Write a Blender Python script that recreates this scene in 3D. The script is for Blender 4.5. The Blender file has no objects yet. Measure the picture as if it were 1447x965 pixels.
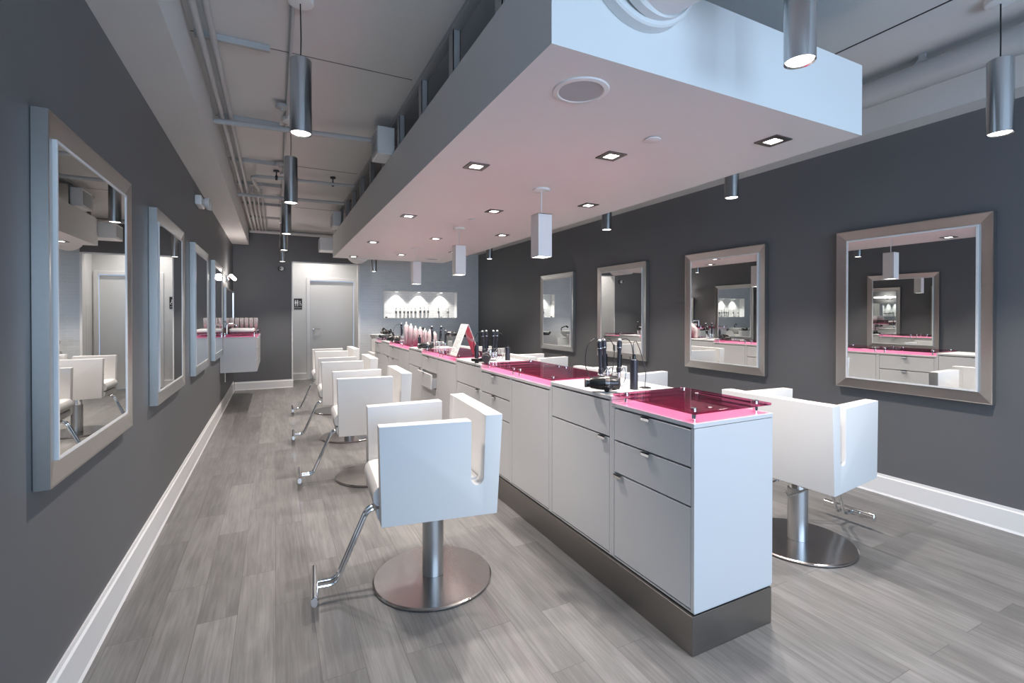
import bpy, bmesh, math, random
from mathutils import Vector, Matrix
random.seed(7)
R = math.radians
sc = bpy.context.scene
C = sc.collection

# ---------------------------------------------------------------- camera, world, big lights, exposure
cam = bpy.data.cameras.new('camera')
cam.sensor_width = 36.0
cam.lens = 671.53 / 1447 * 36
cam.shift_y = (448.84 - 482.5) / 1447
cam.clip_start = 0.02
cam_o = bpy.data.objects.new('camera', cam)
cam_o.location = (0, 0, 1.33)
cam_o.rotation_euler = (R(90 - 0.3816), 0, R(-26.53))
C.objects.link(cam_o)
sc.camera = cam_o

world = bpy.data.worlds.new('daylight')
sc.world = world
world.use_nodes = True
bg = world.node_tree.nodes['Background']
bg.inputs[0].default_value = (0.50, 0.68, 1.0, 1)
bg.inputs[1].default_value = 1.0

def area_light(name, loc, rot, sx, sy, energy, color):
    l = bpy.data.lights.new(name, 'AREA')
    l.shape = 'RECTANGLE'; l.size = sx; l.size_y = sy
    l.energy = energy; l.color = color
    o = bpy.data.objects.new(name, l); o.location = loc; o.rotation_euler = rot
    C.objects.link(o); return o
# daylight falling in through the two shop windows behind the camera
area_light('window_daylight', (0.35, -2.72, 1.35), (R(74), 0, 0), 1.9, 1.8, 78, (0.56, 0.76, 1.0))
area_light('window_daylight', (2.75, -2.72, 1.35), (R(74), 0, 0), 2.3, 1.8, 100, (0.56, 0.76, 1.0))

CAN_W, CYL_W, PEND_W, NICHE_W = 82.0, 78.0, 24.0, 20.0
WARM = (1.0, 0.91, 0.84)

vs = sc.view_settings
vs.view_transform = 'Standard'; vs.look = 'None'; vs.gamma = 1.0; vs.use_curve_mapping = False
vs.exposure = 0.2
sc.cycles.caustics_reflective = False
sc.cycles.caustics_refractive = False
sc.cycles.max_bounces = 10
sc.cycles.diffuse_bounces = 5
sc.cycles.glossy_bounces = 6
sc.cycles.transparent_max_bounces = 12
sc.cycles.sample_clamp_indirect = 4.0
sc.cycles.use_denoising = True

# ---------------------------------------------------------------- materials
def nmat(name):
    m = bpy.data.materials.new(name); m.use_nodes = True
    nt = m.node_tree; b = nt.nodes['Principled BSDF']
    return m, nt, b
def setc(b, col, rough, metal=0.0, spec=0.5):
    b.inputs['Base Color'].default_value = (*col, 1)
    b.inputs['Roughness'].default_value = rough
    b.inputs['Metallic'].default_value = metal
    b.inputs['Specular IOR Level'].default_value = spec
def mat(name, col, rough=0.5, metal=0.0, spec=0.5, var=0.03, scale=3.0, bump=0.0, bscale=200):
    m, nt, b = nmat(name); setc(b, col, rough, metal, spec)
    tc = nt.nodes.new('ShaderNodeTexCoord')
    n = nt.nodes.new('ShaderNodeTexNoise'); n.inputs['Scale'].default_value = scale
    nt.links.new(tc.outputs['Object'], n.inputs['Vector'])
    mr = nt.nodes.new('ShaderNodeMapRange')
    mr.inputs['To Min'].default_value = 1 - var; mr.inputs['To Max'].default_value = 1 + var
    nt.links.new(n.outputs['Fac'], mr.inputs['Value'])
    mx = nt.nodes.new('ShaderNodeVectorMath'); mx.operation = 'SCALE'
    mx.inputs[0].default_value = col
    nt.links.new(mr.outputs[0], mx.inputs['Scale'])
    nt.links.new(mx.outputs[0], b.inputs['Base Color'])
    if bump > 0:
        n2 = nt.nodes.new('ShaderNodeTexNoise'); n2.inputs['Scale'].default_value = bscale
        nt.links.new(tc.outputs['Object'], n2.inputs['Vector'])
        bp = nt.nodes.new('ShaderNodeBump'); bp.inputs['Strength'].default_value = bump
        bp.inputs['Distance'].default_value = 0.002
        nt.links.new(n2.outputs['Fac'], bp.inputs['Height'])
        nt.links.new(bp.outputs[0], b.inputs['Normal'])
    return m
def brushed(name, col, rough, stretch=(1, 1, 60)):
    m, nt, b = nmat(name); setc(b, col, rough, 1.0)
    tc = nt.nodes.new('ShaderNodeTexCoord'); mp = nt.nodes.new('ShaderNodeMapping')
    mp.inputs['Scale'].default_value = stretch
    n = nt.nodes.new('ShaderNodeTexNoise'); n.inputs['Scale'].default_value = 4
    n.inputs['Detail'].default_value = 4
    nt.links.new(tc.outputs['Object'], mp.inputs['Vector']); nt.links.new(mp.outputs[0], n.inputs['Vector'])
    r = nt.nodes.new('ShaderNodeMapRange')
    r.inputs['To Min'].default_value = rough - 0.07; r.inputs['To Max'].default_value = rough + 0.07
    nt.links.new(n.outputs['Fac'], r.inputs['Value']); nt.links.new(r.outputs[0], b.inputs['Roughness'])
    r2 = nt.nodes.new('ShaderNodeMapRange')
    r2.inputs['To Min'].default_value = 0.9; r2.inputs['To Max'].default_value = 1.1
    nt.links.new(n.outputs['Fac'], r2.inputs['Value'])
    v = nt.nodes.new('ShaderNodeVectorMath'); v.operation = 'SCALE'; v.inputs[0].default_value = col
    nt.links.new(r2.outputs[0], v.inputs['Scale']); nt.links.new(v.outputs[0], b.inputs['Base Color'])
    return m
def emis(name, col, s):
    m, nt, b = nmat(name)
    b.inputs['Base Color'].default_value = (*col, 1)
    b.inputs['Emission Color'].default_value = (*col, 1)
    b.inputs['Emission Strength'].default_value = s
    try: m.cycles.emission_sampling = 'NONE'
    except Exception: pass
    return m
def glassy(name, tint, gloss=0.10):
    m, nt, b = nmat(name); nt.nodes.remove(b)
    out = nt.nodes['Material Output']
    t = nt.nodes.new('ShaderNodeBsdfTransparent'); t.inputs[0].default_value = (*tint, 1)
    g = nt.nodes.new('ShaderNodeBsdfGlossy'); g.inputs['Roughness'].default_value = 0.01
    f = nt.nodes.new('ShaderNodeFresnel'); f.inputs[0].default_value = 1.45
    mu = nt.nodes.new('ShaderNodeMath'); mu.operation = 'MULTIPLY'; mu.inputs[1].default_value = gloss
    nt.links.new(f.outputs[0], mu.inputs[0])
    mx = nt.nodes.new('ShaderNodeMixShader')
    nt.links.new(mu.outputs[0], mx.inputs[0]); nt.links.new(t.outputs[0], mx.inputs[1]); nt.links.new(g.outputs[0], mx.inputs[2])
    nt.links.new(mx.outputs[0], out.inputs['Surface'])
    return m

M = {}
M['wall'] = mat('grey_wall_paint', (0.136, 0.139, 0.146), 0.5, spec=0.3, var=0.04, bump=0.05, bscale=300)
M['ceil'] = mat('ceiling_paint', (0.64, 0.63, 0.62), 0.7, var=0.06, scale=1.2, bump=0.15, bscale=60)
M['soffit'] = mat('white_soffit_paint', (0.745, 0.75, 0.745), 0.45, var=0.01)
M['white_wall'] = mat('white_wall_paint', (0.72, 0.73, 0.73), 0.5, var=0.01)
M['trim'] = mat('white_trim_paint', (0.78, 0.78, 0.78), 0.35, var=0.01)
M['cab'] = mat('white_laminate', (0.60, 0.60, 0.605), 0.28, var=0.01)
M['leather'] = mat('white_upholstery', (0.66, 0.655, 0.65), 0.45, var=0.015, bump=0.12, bscale=350)
M['chrome'] = mat('chrome', (0.80, 0.80, 0.80), 0.07, 1.0, var=0.0)
M['satin'] = mat('satin_column_metal', (0.50, 0.51, 0.52), 0.36, 1.0, var=0.02)
M['steel'] = brushed('brushed_steel', (0.56, 0.545, 0.53), 0.27, (60, 60, 1))
M['disc'] = brushed('brushed_disc_steel', (0.50, 0.47, 0.455), 0.20, (3, 60, 1))
M['toe'] = brushed('brushed_toe_kick', (0.30, 0.285, 0.27), 0.36, (1, 1, 70))
M['frame'] = mat('brushed_nickel_frame', (0.54, 0.53, 0.51), 0.28, 1.0, var=0.05, scale=60)
M['mirror'] = mat('mirror_silver', (0.86, 0.875, 0.87), 0.0, 1.0, var=0.0)
M['cyl'] = mat('brushed_aluminium', (0.56, 0.57, 0.58), 0.22, 1.0, var=0.02)
M['black'] = mat('black_plastic', (0.012, 0.012, 0.013), 0.25)
M['blackm'] = mat('matte_black', (0.02, 0.02, 0.022), 0.55)
M['slate'] = mat('slate_handle_plastic', (0.020, 0.021, 0.030), 0.35)
M['cord'] = mat('black_cord', (0.012, 0.012, 0.012), 0.5)
M['dark'] = mat('dark_gap', (0.03, 0.03, 0.032), 0.7)
M['seam'] = mat('grey_seam', (0.16, 0.16, 0.16), 0.7)
M['stud'] = mat('painted_steel_stud', (0.42, 0.42, 0.42), 0.5)
M['pipe'] = mat('painted_pipe', (0.46, 0.46, 0.46), 0.5)
M['white'] = mat('white_plastic', (0.78, 0.78, 0.77), 0.35)
M['grille'] = mat('speaker_grille', (0.42, 0.44, 0.46), 0.6)
M['lamp'] = emis('lamp_lens', (1.0, 0.96, 0.9), 9.0)
M['tube'] = emis('tube_lamp', (1.0, 0.95, 0.88), 7.0)
M['gun'] = mat('can_trim_metal', (0.16, 0.145, 0.14), 0.3, 0.8)
M['pink'] = glassy('magenta_glass', (0.975, 0.47, 0.67), 0.9)
M['clear'] = glassy('clear_glass', (0.93, 0.94, 0.94), 1.0)
def frosted(name, tint, dens):
    m, nt, b = nmat(name); out = nt.nodes['Material Output']
    b.inputs['Base Color'].default_value = (*tint, 1); b.inputs['Roughness'].default_value = 0.25
    t = nt.nodes.new('ShaderNodeBsdfTransparent'); t.inputs[0].default_value = (.97, .97, .97, 1)
    mx = nt.nodes.new('ShaderNodeMixShader'); mx.inputs[0].default_value = dens
    nt.links.new(t.outputs[0], mx.inputs[1]); nt.links.new(b.outputs[0], mx.inputs[2]); nt.links.new(mx.outputs[0], out.inputs['Surface'])
    return m
M['frost'] = frosted('frosted_glass', (0.85, 0.83, 0.83), 0.28)
M['pinkp'] = mat('pink_blossom', (0.75, 0.35, 0.40), 0.5)
M['pbottle'] = mat('pink_bottle_plastic', (0.64, 0.52, 0.54), 0.35)
M['label'] = mat('grey_label', (0.25, 0.25, 0.26), 0.5)
M['pinkart'] = mat('pink_print', (0.80, 0.18, 0.25), 0.4)
M['pinkl'] = mat('pale_pink_print', (0.80, 0.45, 0.48), 0.4)
M['dirt'] = mat('dark_glass', (0.02, 0.02, 0.02), 0.1)

def floor_mat():
    m, nt, b = nmat('grey_plank_floor')
    N, L = nt.nodes, nt.links
    tc = N.new('ShaderNodeTexCoord'); sx = N.new('ShaderNodeSeparateXYZ'); cb = N.new('ShaderNodeCombineXYZ')
    L.new(tc.outputs['Object'], sx.inputs[0])
    L.new(sx.outputs['Y'], cb.inputs['X']); L.new(sx.outputs['X'], cb.inputs['Y'])
    br = N.new('ShaderNodeTexBrick'); br.offset = 0.37; br.offset_frequency = 2
    br.inputs['Scale'].default_value = 1.0
    br.inputs['Brick Width'].default_value = 0.92; br.inputs['Row Height'].default_value = 0.152
    br.inputs['Mortar Size'].default_value = 0.0012; br.inputs['Mortar Smooth'].default_value = 0.1
    br.inputs['Color1'].default_value = (0, 0, 0, 1); br.inputs['Color2'].default_value = (1, 1, 1, 1)
    br.inputs['Mortar'].default_value = (0.3, 0.3, 0.3, 1)
    L.new(cb.outputs[0], br.inputs['Vector'])
    r1 = N.new('ShaderNodeValToRGB')
    r1.color_ramp.elements[0].color = (0.115, 0.112, 0.110, 1); r1.color_ramp.elements[1].color = (0.245, 0.239, 0.233, 1)
    L.new(br.outputs['Color'], r1.inputs[0])
    # long grain, shifted per plank
    mp = N.new('ShaderNodeMapping'); mp.inputs['Scale'].default_value = (85, 3.2, 1)
    ad = N.new('ShaderNodeVectorMath'); ad.operation = 'ADD'
    sc3 = N.new('ShaderNodeVectorMath'); sc3.operation = 'SCALE'; sc3.inputs['Scale'].default_value = 17.0
    L.new(br.outputs['Color'], sc3.inputs[0])
    L.new(tc.outputs['Object'], ad.inputs[0]); L.new(sc3.outputs[0], ad.inputs[1]); L.new(ad.outputs[0], mp.inputs[0])
    n1 = N.new('ShaderNodeTexNoise'); n1.inputs['Scale'].default_value = 1.0; n1.inputs['Detail'].default_value = 7
    n1.inputs['Roughness'].default_value = 0.62; n1.inputs['Distortion'].default_value = 0.6
    L.new(mp.outputs[0], n1.inputs['Vector'])
    mp2 = N.new('ShaderNodeMapping'); mp2.inputs['Scale'].default_value = (11, 2.6, 1)
    L.new(ad.outputs[0], mp2.inputs[0])
    n2 = N.new('ShaderNodeTexNoise'); n2.inputs['Scale'].default_value = 1.3; n2.inputs['Detail'].default_value = 4
    L.new(mp2.outputs[0], n2.inputs['Vector'])
    ma = N.new('ShaderNodeMapRange'); ma.inputs['From Min'].default_value = 0.3; ma.inputs['From Max'].default_value = 0.7
    ma.inputs['To Min'].default_value = 0.78; ma.inputs['To Max'].default_value = 1.20
    L.new(n1.outputs['Fac'], ma.inputs['Value'])
    mb = N.new('ShaderNodeMapRange'); mb.inputs['From Min'].default_value = 0.3; mb.inputs['From Max'].default_value = 0.7
    mb.inputs['To Min'].default_value = 0.84; mb.inputs['To Max'].default_value = 1.15
    L.new(n2.outputs['Fac'], mb.inputs['Value'])
    mm = N.new('ShaderNodeMath'); mm.operation = 'MULTIPLY'; L.new(ma.outputs[0], mm.inputs[0]); L.new(mb.outputs[0], mm.inputs[1])
    v = N.new('ShaderNodeVectorMath'); v.operation = 'SCALE'
    L.new(r1.outputs[0], v.inputs[0]); L.new(mm.outputs[0], v.inputs['Scale'])
    # soften the plank contrast
    mx = N.new('ShaderNodeMix'); mx.data_type = 'RGBA'; mx.inputs['Factor'].default_value = 0.55
    v2 = N.new('ShaderNodeVectorMath'); v2.operation = 'SCALE'; v2.inputs[0].default_value = (0.172, 0.168, 0.164)
    L.new(mm.outputs[0], v2.inputs['Scale'])
    L.new(v.outputs[0], mx.inputs[6]); L.new(v2.outputs[0], mx.inputs[7])
    sh = N.new('ShaderNodeMapRange'); sh.inputs['To Min'].default_value = 1.0; sh.inputs['To Max'].default_value = 0.62
    L.new(br.outputs['Fac'], sh.inputs['Value'])
    v3 = N.new('ShaderNodeVectorMath'); v3.operation = 'SCALE'
    L.new(mx.outputs[2], v3.inputs[0]); L.new(sh.outputs[0], v3.inputs['Scale'])
    L.new(v3.outputs[0], b.inputs['Base Color'])
    b.inputs['Roughness'].default_value = 0.38; b.inputs['Specular IOR Level'].default_value = 0.4
    bp = N.new('ShaderNodeBump'); bp.inputs['Strength'].default_value = 0.12; bp.inputs['Distance'].default_value = 0.002
    L.new(n1.outputs['Fac'], bp.inputs['Height']); L.new(bp.outputs[0], b.inputs['Normal'])
    return m
M['floor'] = floor_mat()
def tile_mat(name, col1, col2, mortar, rough):
    m, nt, b = nmat(name); N, L = nt.nodes, nt.links
    tc = N.new('ShaderNodeTexCoord'); sx = N.new('ShaderNodeSeparateXYZ'); cb = N.new('ShaderNodeCombineXYZ')
    L.new(tc.outputs['Object'], sx.inputs[0]); L.new(sx.outputs['X'], cb.inputs['X']); L.new(sx.outputs['Z'], cb.inputs['Y'])
    br = N.new('ShaderNodeTexBrick'); br.inputs['Scale'].default_value = 1
    br.inputs['Brick Width'].default_value = 0.152; br.inputs['Row Height'].default_value = 0.052
    br.inputs['Mortar Size'].default_value = 0.003
    br.inputs['Color1'].default_value = (*col1, 1); br.inputs['Color2'].default_value = (*col2, 1); br.inputs['Mortar'].default_value = (*mortar, 1)
    L.new(cb.outputs[0], br.inputs['Vector']); L.new(br.outputs['Color'], b.inputs['Base Color'])
    b.inputs['Roughness'].default_value = rough
    iv = N.new('ShaderNodeMath'); iv.operation = 'SUBTRACT'; iv.inputs[0].default_value = 1; L.new(br.outputs['Fac'], iv.inputs[1])
    bp = N.new('ShaderNodeBump'); bp.inputs['Strength'].default_value = 0.4; bp.inputs['Distance'].default_value = 0.003
    L.new(iv.outputs[0], bp.inputs['Height']); L.new(bp.outputs[0], b.inputs['Normal'])
    return m
M['tile'] = tile_mat('grey_glass_tile', (0.64, 0.67, 0.70), (0.68, 0.71, 0.74), (0.74, 0.75, 0.77), 0.2)
M['niche'] = tile_mat('white_niche_tile', (0.78, 0.78, 0.77), (0.80, 0.80, 0.79), (0.62, 0.62, 0.62), 0.25)

# ---------------------------------------------------------------- mesh helpers
def box(bm, x0, x1, y0, y1, z0, z1, bevel=0.0, seg=2):
    g = bmesh.ops.create_cube(bm, size=1.0)
    vs_ = g['verts']
    sx, sy, sz = x1 - x0, y1 - y0, z1 - z0
    for v in vs_:
        v.co = Vector(((x0 + x1) / 2 + v.co.x * sx, (y0 + y1) / 2 + v.co.y * sy, (z0 + z1) / 2 + v.co.z * sz))
    if bevel > 0:
        es = list({e for v in vs_ for e in v.link_edges})
        bmesh.ops.bevel(bm, geom=es, offset=bevel, segments=seg, profile=0.5, affect='EDGES')
    return vs_
def frame_axes(d):
    d = d.normalized()
    up = Vector((0, 0, 1)) if abs(d.z) < 0.95 else Vector((1, 0, 0))
    a = d.cross(up).normalized(); b = d.cross(a).normalized()
    return a, b
def tube(bm, pts, r, n=10, cap=True, closed=False):
    P = [Vector(p) for p in pts]; rs = r if isinstance(r, (list, tuple)) else [r] * len(P)
    rings = []; prev = None
    for i, p in enumerate(P):
        if closed: d = P[(i + 1) % len(P)] - P[i - 1]
        else: d = (P[min(i + 1, len(P) - 1)] - P[max(i - 1, 0)])
        if d.length < 1e-9: d = Vector((0, 0, 1))
        d.normalize()
        if prev is None: a, b = frame_axes(d)
        else:
            a = prev - d * prev.dot(d)
            if a.length < 1e-6: a, b = frame_axes(d)
            a.normalize(); b = d.cross(a).normalized()
        prev = a
        rings.append([bm.verts.new(p + (a * math.cos(t) + b * math.sin(t)) * rs[i]) for t in [2 * math.pi * k / n for k in range(n)]])
    m = len(rings)
    for i in range(m if closed else m - 1):
        A, B = rings[i], rings[(i + 1) % m]
        for k in range(n):
            bm.faces.new((A[k], A[(k + 1) % n], B[(k + 1) % n], B[k]))
    if cap and not closed:
        bm.faces.new(list(reversed(rings[0]))); bm.faces.new(rings[-1])
def smooth_path(pts, k=6):
    P = [Vector(p) for p in pts]; out = []
    for i in range(len(P) - 1):
        p0 = P[max(i - 1, 0)]; p1 = P[i]; p2 = P[i + 1]; p3 = P[min(i + 2, len(P) - 1)]
        for j in range(k):
            t = j / k
            out.append(0.5 * ((2 * p1) + (-p0 + p2) * t + (2 * p0 - 5 * p1 + 4 * p2 - p3) * t * t + (-p0 + 3 * p1 - 3 * p2 + p3) * t ** 3))
    out.append(P[-1]); return out
def fillet(pts, r=0.03, k=5):
    P = [Vector(p) for p in pts]; out = [P[0]]
    for i in range(1, len(P) - 1):
        a = (P[i - 1] - P[i]); b = (P[i + 1] - P[i])
        q = min(r, a.length * 0.49, b.length * 0.49)
        s = P[i] + a.normalized() * q; e = P[i] + b.normalized() * q
        for j in range(k + 1):
            t = j / k
            out.append(s * (1 - t) ** 2 + P[i] * 2 * t * (1 - t) + e * t * t)
    out.append(P[-1]); return out
def lathe(bm, prof, c=(0, 0, 0), n=32, axis='z', top=True, bottom=True):
    """prof: list of (radius, height)"""
    rings = []
    for (r, h) in prof:
        ring = []
        for k in range(n):
            t = 2 * math.pi * k / n
            x, y = r * math.cos(t), r * math.sin(t)
            p = {'z': (x, y, h), 'y': (x, h, -y), 'x': (h, x, y)}[axis]
            ring.append(bm.verts.new(Vector(c) + Vector(p)))
        rings.append(ring)
    for A, B in zip(rings, rings[1:]):
        for k in range(n): bm.faces.new((A[k], A[(k + 1) % n], B[(k + 1) % n], B[k]))
    if bottom and prof[0][0] > 1e-6: bm.faces.new(list(reversed(rings[0])))
    if top and prof[-1][0] > 1e-6: bm.faces.new(rings[-1])
def prism(bm, poly, h, plane='yz', at=0.0):
    """extrude 2-D polygon from at to at+h along the missing axis"""
    def P(a, b, c): return {'yz': (c, a, b), 'xz': (a, c, b), 'xy': (a, b, c)}[plane]
    A = [bm.verts.new(P(a, b, at)) for a, b in poly]; B = [bm.verts.new(P(a, b, at + h)) for a, b in poly]
    n = len(poly)
    bm.faces.new(list(reversed(A))); bm.faces.new(B)
    for k in range(n): bm.faces.new((A[k], A[(k + 1) % n], B[(k + 1) % n], B[k]))
def mk(name, bm, m, parent=None, smooth=True, ang=32):
    bmesh.ops.recalc_face_normals(bm, faces=bm.faces)
    me = bpy.data.meshes.new(name)
    if smooth:
        for f in bm.faces: f.smooth = True
        for e in bm.edges:
            if len(e.link_faces) == 2 and e.calc_face_angle(0) > R(ang): e.smooth = False
    bm.to_mesh(me); bm.free()
    for mm in (m if isinstance(m, (list, tuple)) else [m]): me.materials.append(mm)
    o = bpy.data.objects.new(name, me); C.objects.link(o)
    if parent is not None: o.parent = parent
    return o
def new(): return bmesh.new()
def tag(o, label=None, cat=None, group=None, kind=None):
    if label: o['label'] = label
    if cat: o['category'] = cat
    if group: o['group'] = group
    if kind: o['kind'] = kind
    return o
def thing(name, loc, rz, label, cat, group=None):
    o = bpy.data.objects.new(name, None); o.empty_display_size = 0.1
    o.location = loc; o.rotation_euler = (0, 0, rz); C.objects.link(o)
    return tag(o, label, cat, group)
def struct(name, bm, m, label=None, smooth=False):
    o = mk(name, bm, m, None, smooth); o['kind'] = 'structure'
    if label: o['label'] = label
    o['category'] = name.split('_')[0]
    return o
def copy_tree(o, parent=None):
    c = o.copy(); C.objects.link(c)
    if parent is not None:
        c.parent = parent; c.matrix_parent_inverse = o.matrix_parent_inverse.copy()
    for ch in [x for x in bpy.data.objects if x.parent == o]: copy_tree(ch, c)
    return c
def dup(src, loc, rz, label, group=None):
    c = copy_tree(src); c.location = loc; c.rotation_euler = (0, 0, rz); c['label'] = label
    if group: c['group'] = group
    return c
def bx(x0, x1, y0, y1, z0, z1, bevel=0.0, seg=2):
    bm = new(); box(bm, x0, x1, y0, y1, z0, z1, bevel, seg); return bm
def spot(name, loc, energy, size, blend, parent=None, color=WARM, radius=0.03):
    l = bpy.data.lights.new(name, 'SPOT'); l.energy = energy; l.spot_size = R(size); l.spot_blend = blend
    l.color = color; l.shadow_soft_size = radius
    o = bpy.data.objects.new(name, l); o.location = loc; C.objects.link(o)
    if parent is not None: o.parent = parent
    return o

# ---------------------------------------------------------------- room shell
XL, XR, YB, YF, ZC = -0.65, 4.03, 9.60, -2.60, 2.85
XT0 = 1.48; YT = 9.74
struct('floor', bx(XL - .2, XR + .2, YF - .2, 11.0, -0.1, 0.0), M['floor'])
struct('ceiling', bx(XL - .2, XR + .2, YF - .2, 11.0, ZC, ZC + .1), M['ceil'])
struct('wall_left', bx(XL - .2, XL, YF - .2, YB + .2, 0, ZC), M['wall'])
struct('wall_right', bx(XR, XR + .2, YF - .2, 10.9, 0, ZC), M['wall'])
bm = new()
box(bm, XL, 0.285, YB, YB + .14, 0, ZC)
box(bm, 0.285, XT0, YB, YB + .14, 2.30, ZC)
struct('wall_back', bm, M['wall'])
bm = new()
box(bm, 0.27, 0.285, YB + .14, 10.6, 0, ZC)
box(bm, 1.60, 1.615, YT + .1, 10.6, 0, ZC)
box(bm, 0.27, 0.60, 10.6, 10.72, 0, ZC); box(bm, 1.55, 1.65, 10.6, 10.72, 0, ZC); box(bm, 0.60, 1.55, 10.6, 10.72, 2.055, ZC)
struct('wall_alcove', bm, M['white_wall'])
# tiled wall with niche opening
NX0, NX1, NZ0, NZ1 = 1.975, 3.525, 1.262, 1.80
bm = new()
g_ = .021
box(bm, XT0, NX0 - g_, YT, YT + .12, 0, ZC); box(bm, NX1 + g_, XR, YT, YT + .12, 0, ZC)
box(bm, NX0 - g_, NX1 + g_, YT, YT + .12, 0, NZ0 - g_); box(bm, NX0 - g_, NX1 + g_, YT, YT + .12, NZ1 + g_, ZC)
struct('wall_tiled', bm, M['tile'])
bm = new()
box(bm, NX0 - .02, NX1 + .02, YT + .161, YT + .18, NZ0 - .02, NZ1 + .02)
struct('wall_niche', bm, M['niche'])
bm = new()
box(bm, NX0, NX1, YT - .004, YT + .16, NZ0 - .02, NZ0); box(bm, NX0, NX1, YT - .004, YT + .16, NZ1, NZ1 + .02)
box(bm, NX0 - .02, NX0, YT - .004, YT + .16, NZ0 - .02, NZ1 + .02); box(bm, NX1, NX1 + .02, YT - .004, YT + .16, NZ0 - .02, NZ1 + .02)
struct('trim_1', bm, M['trim'])
# corner trim between alcove and tile, and header edge
bm = new(); box(bm, XT0 - .03, XT0, YB - .012, YT, 0, 2.30); struct('trim_2', bm, M['trim'])
bm = new(); box(bm, 0.28, XT0 - .03, YB - .008, YB, 2.28, 2.305); struct('trim_3', bm, M['trim'])
bm = new(); box(bm, 0.277, 0.295, YB - .008, YB + .14, 0, 2.30); struct('trim_4', bm, M['trim'])
# front wall with the shop windows (behind the camera)
bm = new()
W = [(-0.60, 1.30), (1.60, 3.90)]
box(bm, XL, -0.60, YF - .12, YF, 0, ZC); box(bm, 1.30, 1.60, YF - .12, YF, 0, ZC); box(bm, 3.90, XR, YF - .12, YF, 0, ZC)
for a, b_ in W:
    box(bm, a, b_, YF - .12, YF, 0, 0.45); box(bm, a, b_, YF - .12, YF, 2.55, ZC)
struct('wall_front', bm, M['wall'])
for i, (a, b_) in enumerate(W):
    bm = new(); t = .05
    box(bm, a, b_, YF - .09, YF - .03, .45, .45 + t); box(bm, a, b_, YF - .09, YF - .03, 2.55 - t, 2.55)
    for x in (a, (a + b_) / 2 - t / 2, b_ - t): box(bm, x, x + t, YF - .09, YF - .03, .45 + t, 2.55 - t)
    struct('window_%d' % (i + 1), bm, M['trim'])
# painted bulkheads under the ceiling
struct('trim_5', bx(XL, -0.40, YF, 9.45, 2.54, ZC), M['ceil'])
struct('trim_6', bx(3.845, XR, YF, YB + .14, 2.64, ZC), M['ceil'])
# baseboards with a small cap
def base(name, x0, x1, y0, y1, h, side):
    bm = new(); t = .016
    if side == 'l': prism(bm, [(x0, 0), (x0 + t + .006, 0), (x0 + t, .014), (x0 + t, h - .022), (x0 + .009, h - .015), (x0 + .007, h), (x0, h)], y1 - y0, 'xz', y0)
    if side == 'r': prism(bm, [(x1, 0), (x1 - t - .006, 0), (x1 - t, .014), (x1 - t, h - .022), (x1 - .009, h - .015), (x1 - .007, h), (x1, h)], y1 - y0, 'xz', y0)
    if side == 'b': prism(bm, [(y1, 0), (y1 - t - .006, 0), (y1 - t, .014), (y1 - t, h - .022), (y1 - .009, h - .015), (y1 - .007, h), (y1, h)], x1 - x0, 'yz', x0)
    struct(name, bm, M['trim'])
base('baseboard_left', XL, 0, YF, YB - .02, .165, 'l')
base('baseboard_right', 0, XR, YF, YT, .148, 'r')
base('baseboard_back', XL + .02, 0.30, 0, YB, .145, 'b')
base('baseboard_alcove', 0.285, 0.585, 0, 10.6, .145, 'b')
# door in the alcove
bm = new()
box(bm, 0.585, 0.648, 10.575, 10.62, 0, 2.09, .004); box(bm, 1.512, 1.575, 10.575, 10.62, 0, 2.09, .004); box(bm, 0.648, 1.512, 10.575, 10.62, 2.03, 2.09, .004)
struct('trim_7', bm, M['trim'])
bm = new(); box(bm, 0.652, 1.508, 10.625, 10.665, 0.008, 2.022, .003)
door = struct('door_1', bm, M['white_wall'])
bm = new(); lathe(bm, [(.026, 0), (.026, .012), (.012, .018), (.012, .05)], (.72, 10.625, 1.03), 20, 'y')
for v in bm.verts: v.co.y = 10.625 - (v.co.y - 10.625)
tube(bm, [(.72, 10.580, 1.03), (.75, 10.578, 1.032), (.84, 10.585, 1.034)], .010, 10)
hdl = mk('door_handle', bm, M['chrome'], door)
t = thing('alcove_light', (.80, 10.15, ZC), 0, 'round ceiling light inside the white door alcove', 'ceiling light')
bm = new(); lathe(bm, [(.06, -.008), (.07, 0)], n=24, bottom=False); mk('trim_ring', bm, M['trim'], t)
bm = new(); lathe(bm, [(.001, -.0085), (.055, -.0085)], n=24, top=False, bottom=False); mk('lens', bm, M['lamp'], t)
spot('alcove_lamp', (0, 0, -.02), 60, 140, .8, t, WARM, .05)
# ceiling joints
for i, y in enumerate((3.05, 4.26, 5.35, 7.4)):
    bm = new(); box(bm, -0.40, 0.80, y, y + .005, ZC - .003, ZC + .0); struct('trim_%d' % (8 + i), bm, M['seam'])
bm = new(); box(bm, 2.925, 2.932, -2.5, 9.6, ZC - .004, ZC); struct('trim_12', bm, M['dark'])

# ---------------------------------------------------------------- suspended soffit
SX0, SX1, SY0, SY1, SZ0, SZ1 = 0.811, 2.60, 1.335, 7.87, 2.215, 2.56
bm = new()
sh = .02
box(bm, SX0, SX1, SY0, SY1, SZ0, SZ0 + sh)
box(bm, SX0, SX0 + sh, SY0, SY1, SZ0 + sh, SZ1); box(bm, SX1 - sh, SX1, SY0, SY1, SZ0 + sh, SZ1)
box(bm, SX0 + sh, SX1 - sh, SY0, SY0 + sh, SZ0 + sh, SZ1); box(bm, SX0 + sh, SX1 - sh, SY1 - sh, SY1, SZ0 + sh, SZ1)
bmesh.ops.remove_doubles(bm, verts=bm.verts, dist=1e-5)
fr = thing('dropped_soffit', (0, 0, 0), 0, 'long white dropped ceiling soffit on steel studs over the island', 'soffit')
mk('soffit_panel', bm, M['soffit'], fr, False)
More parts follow.
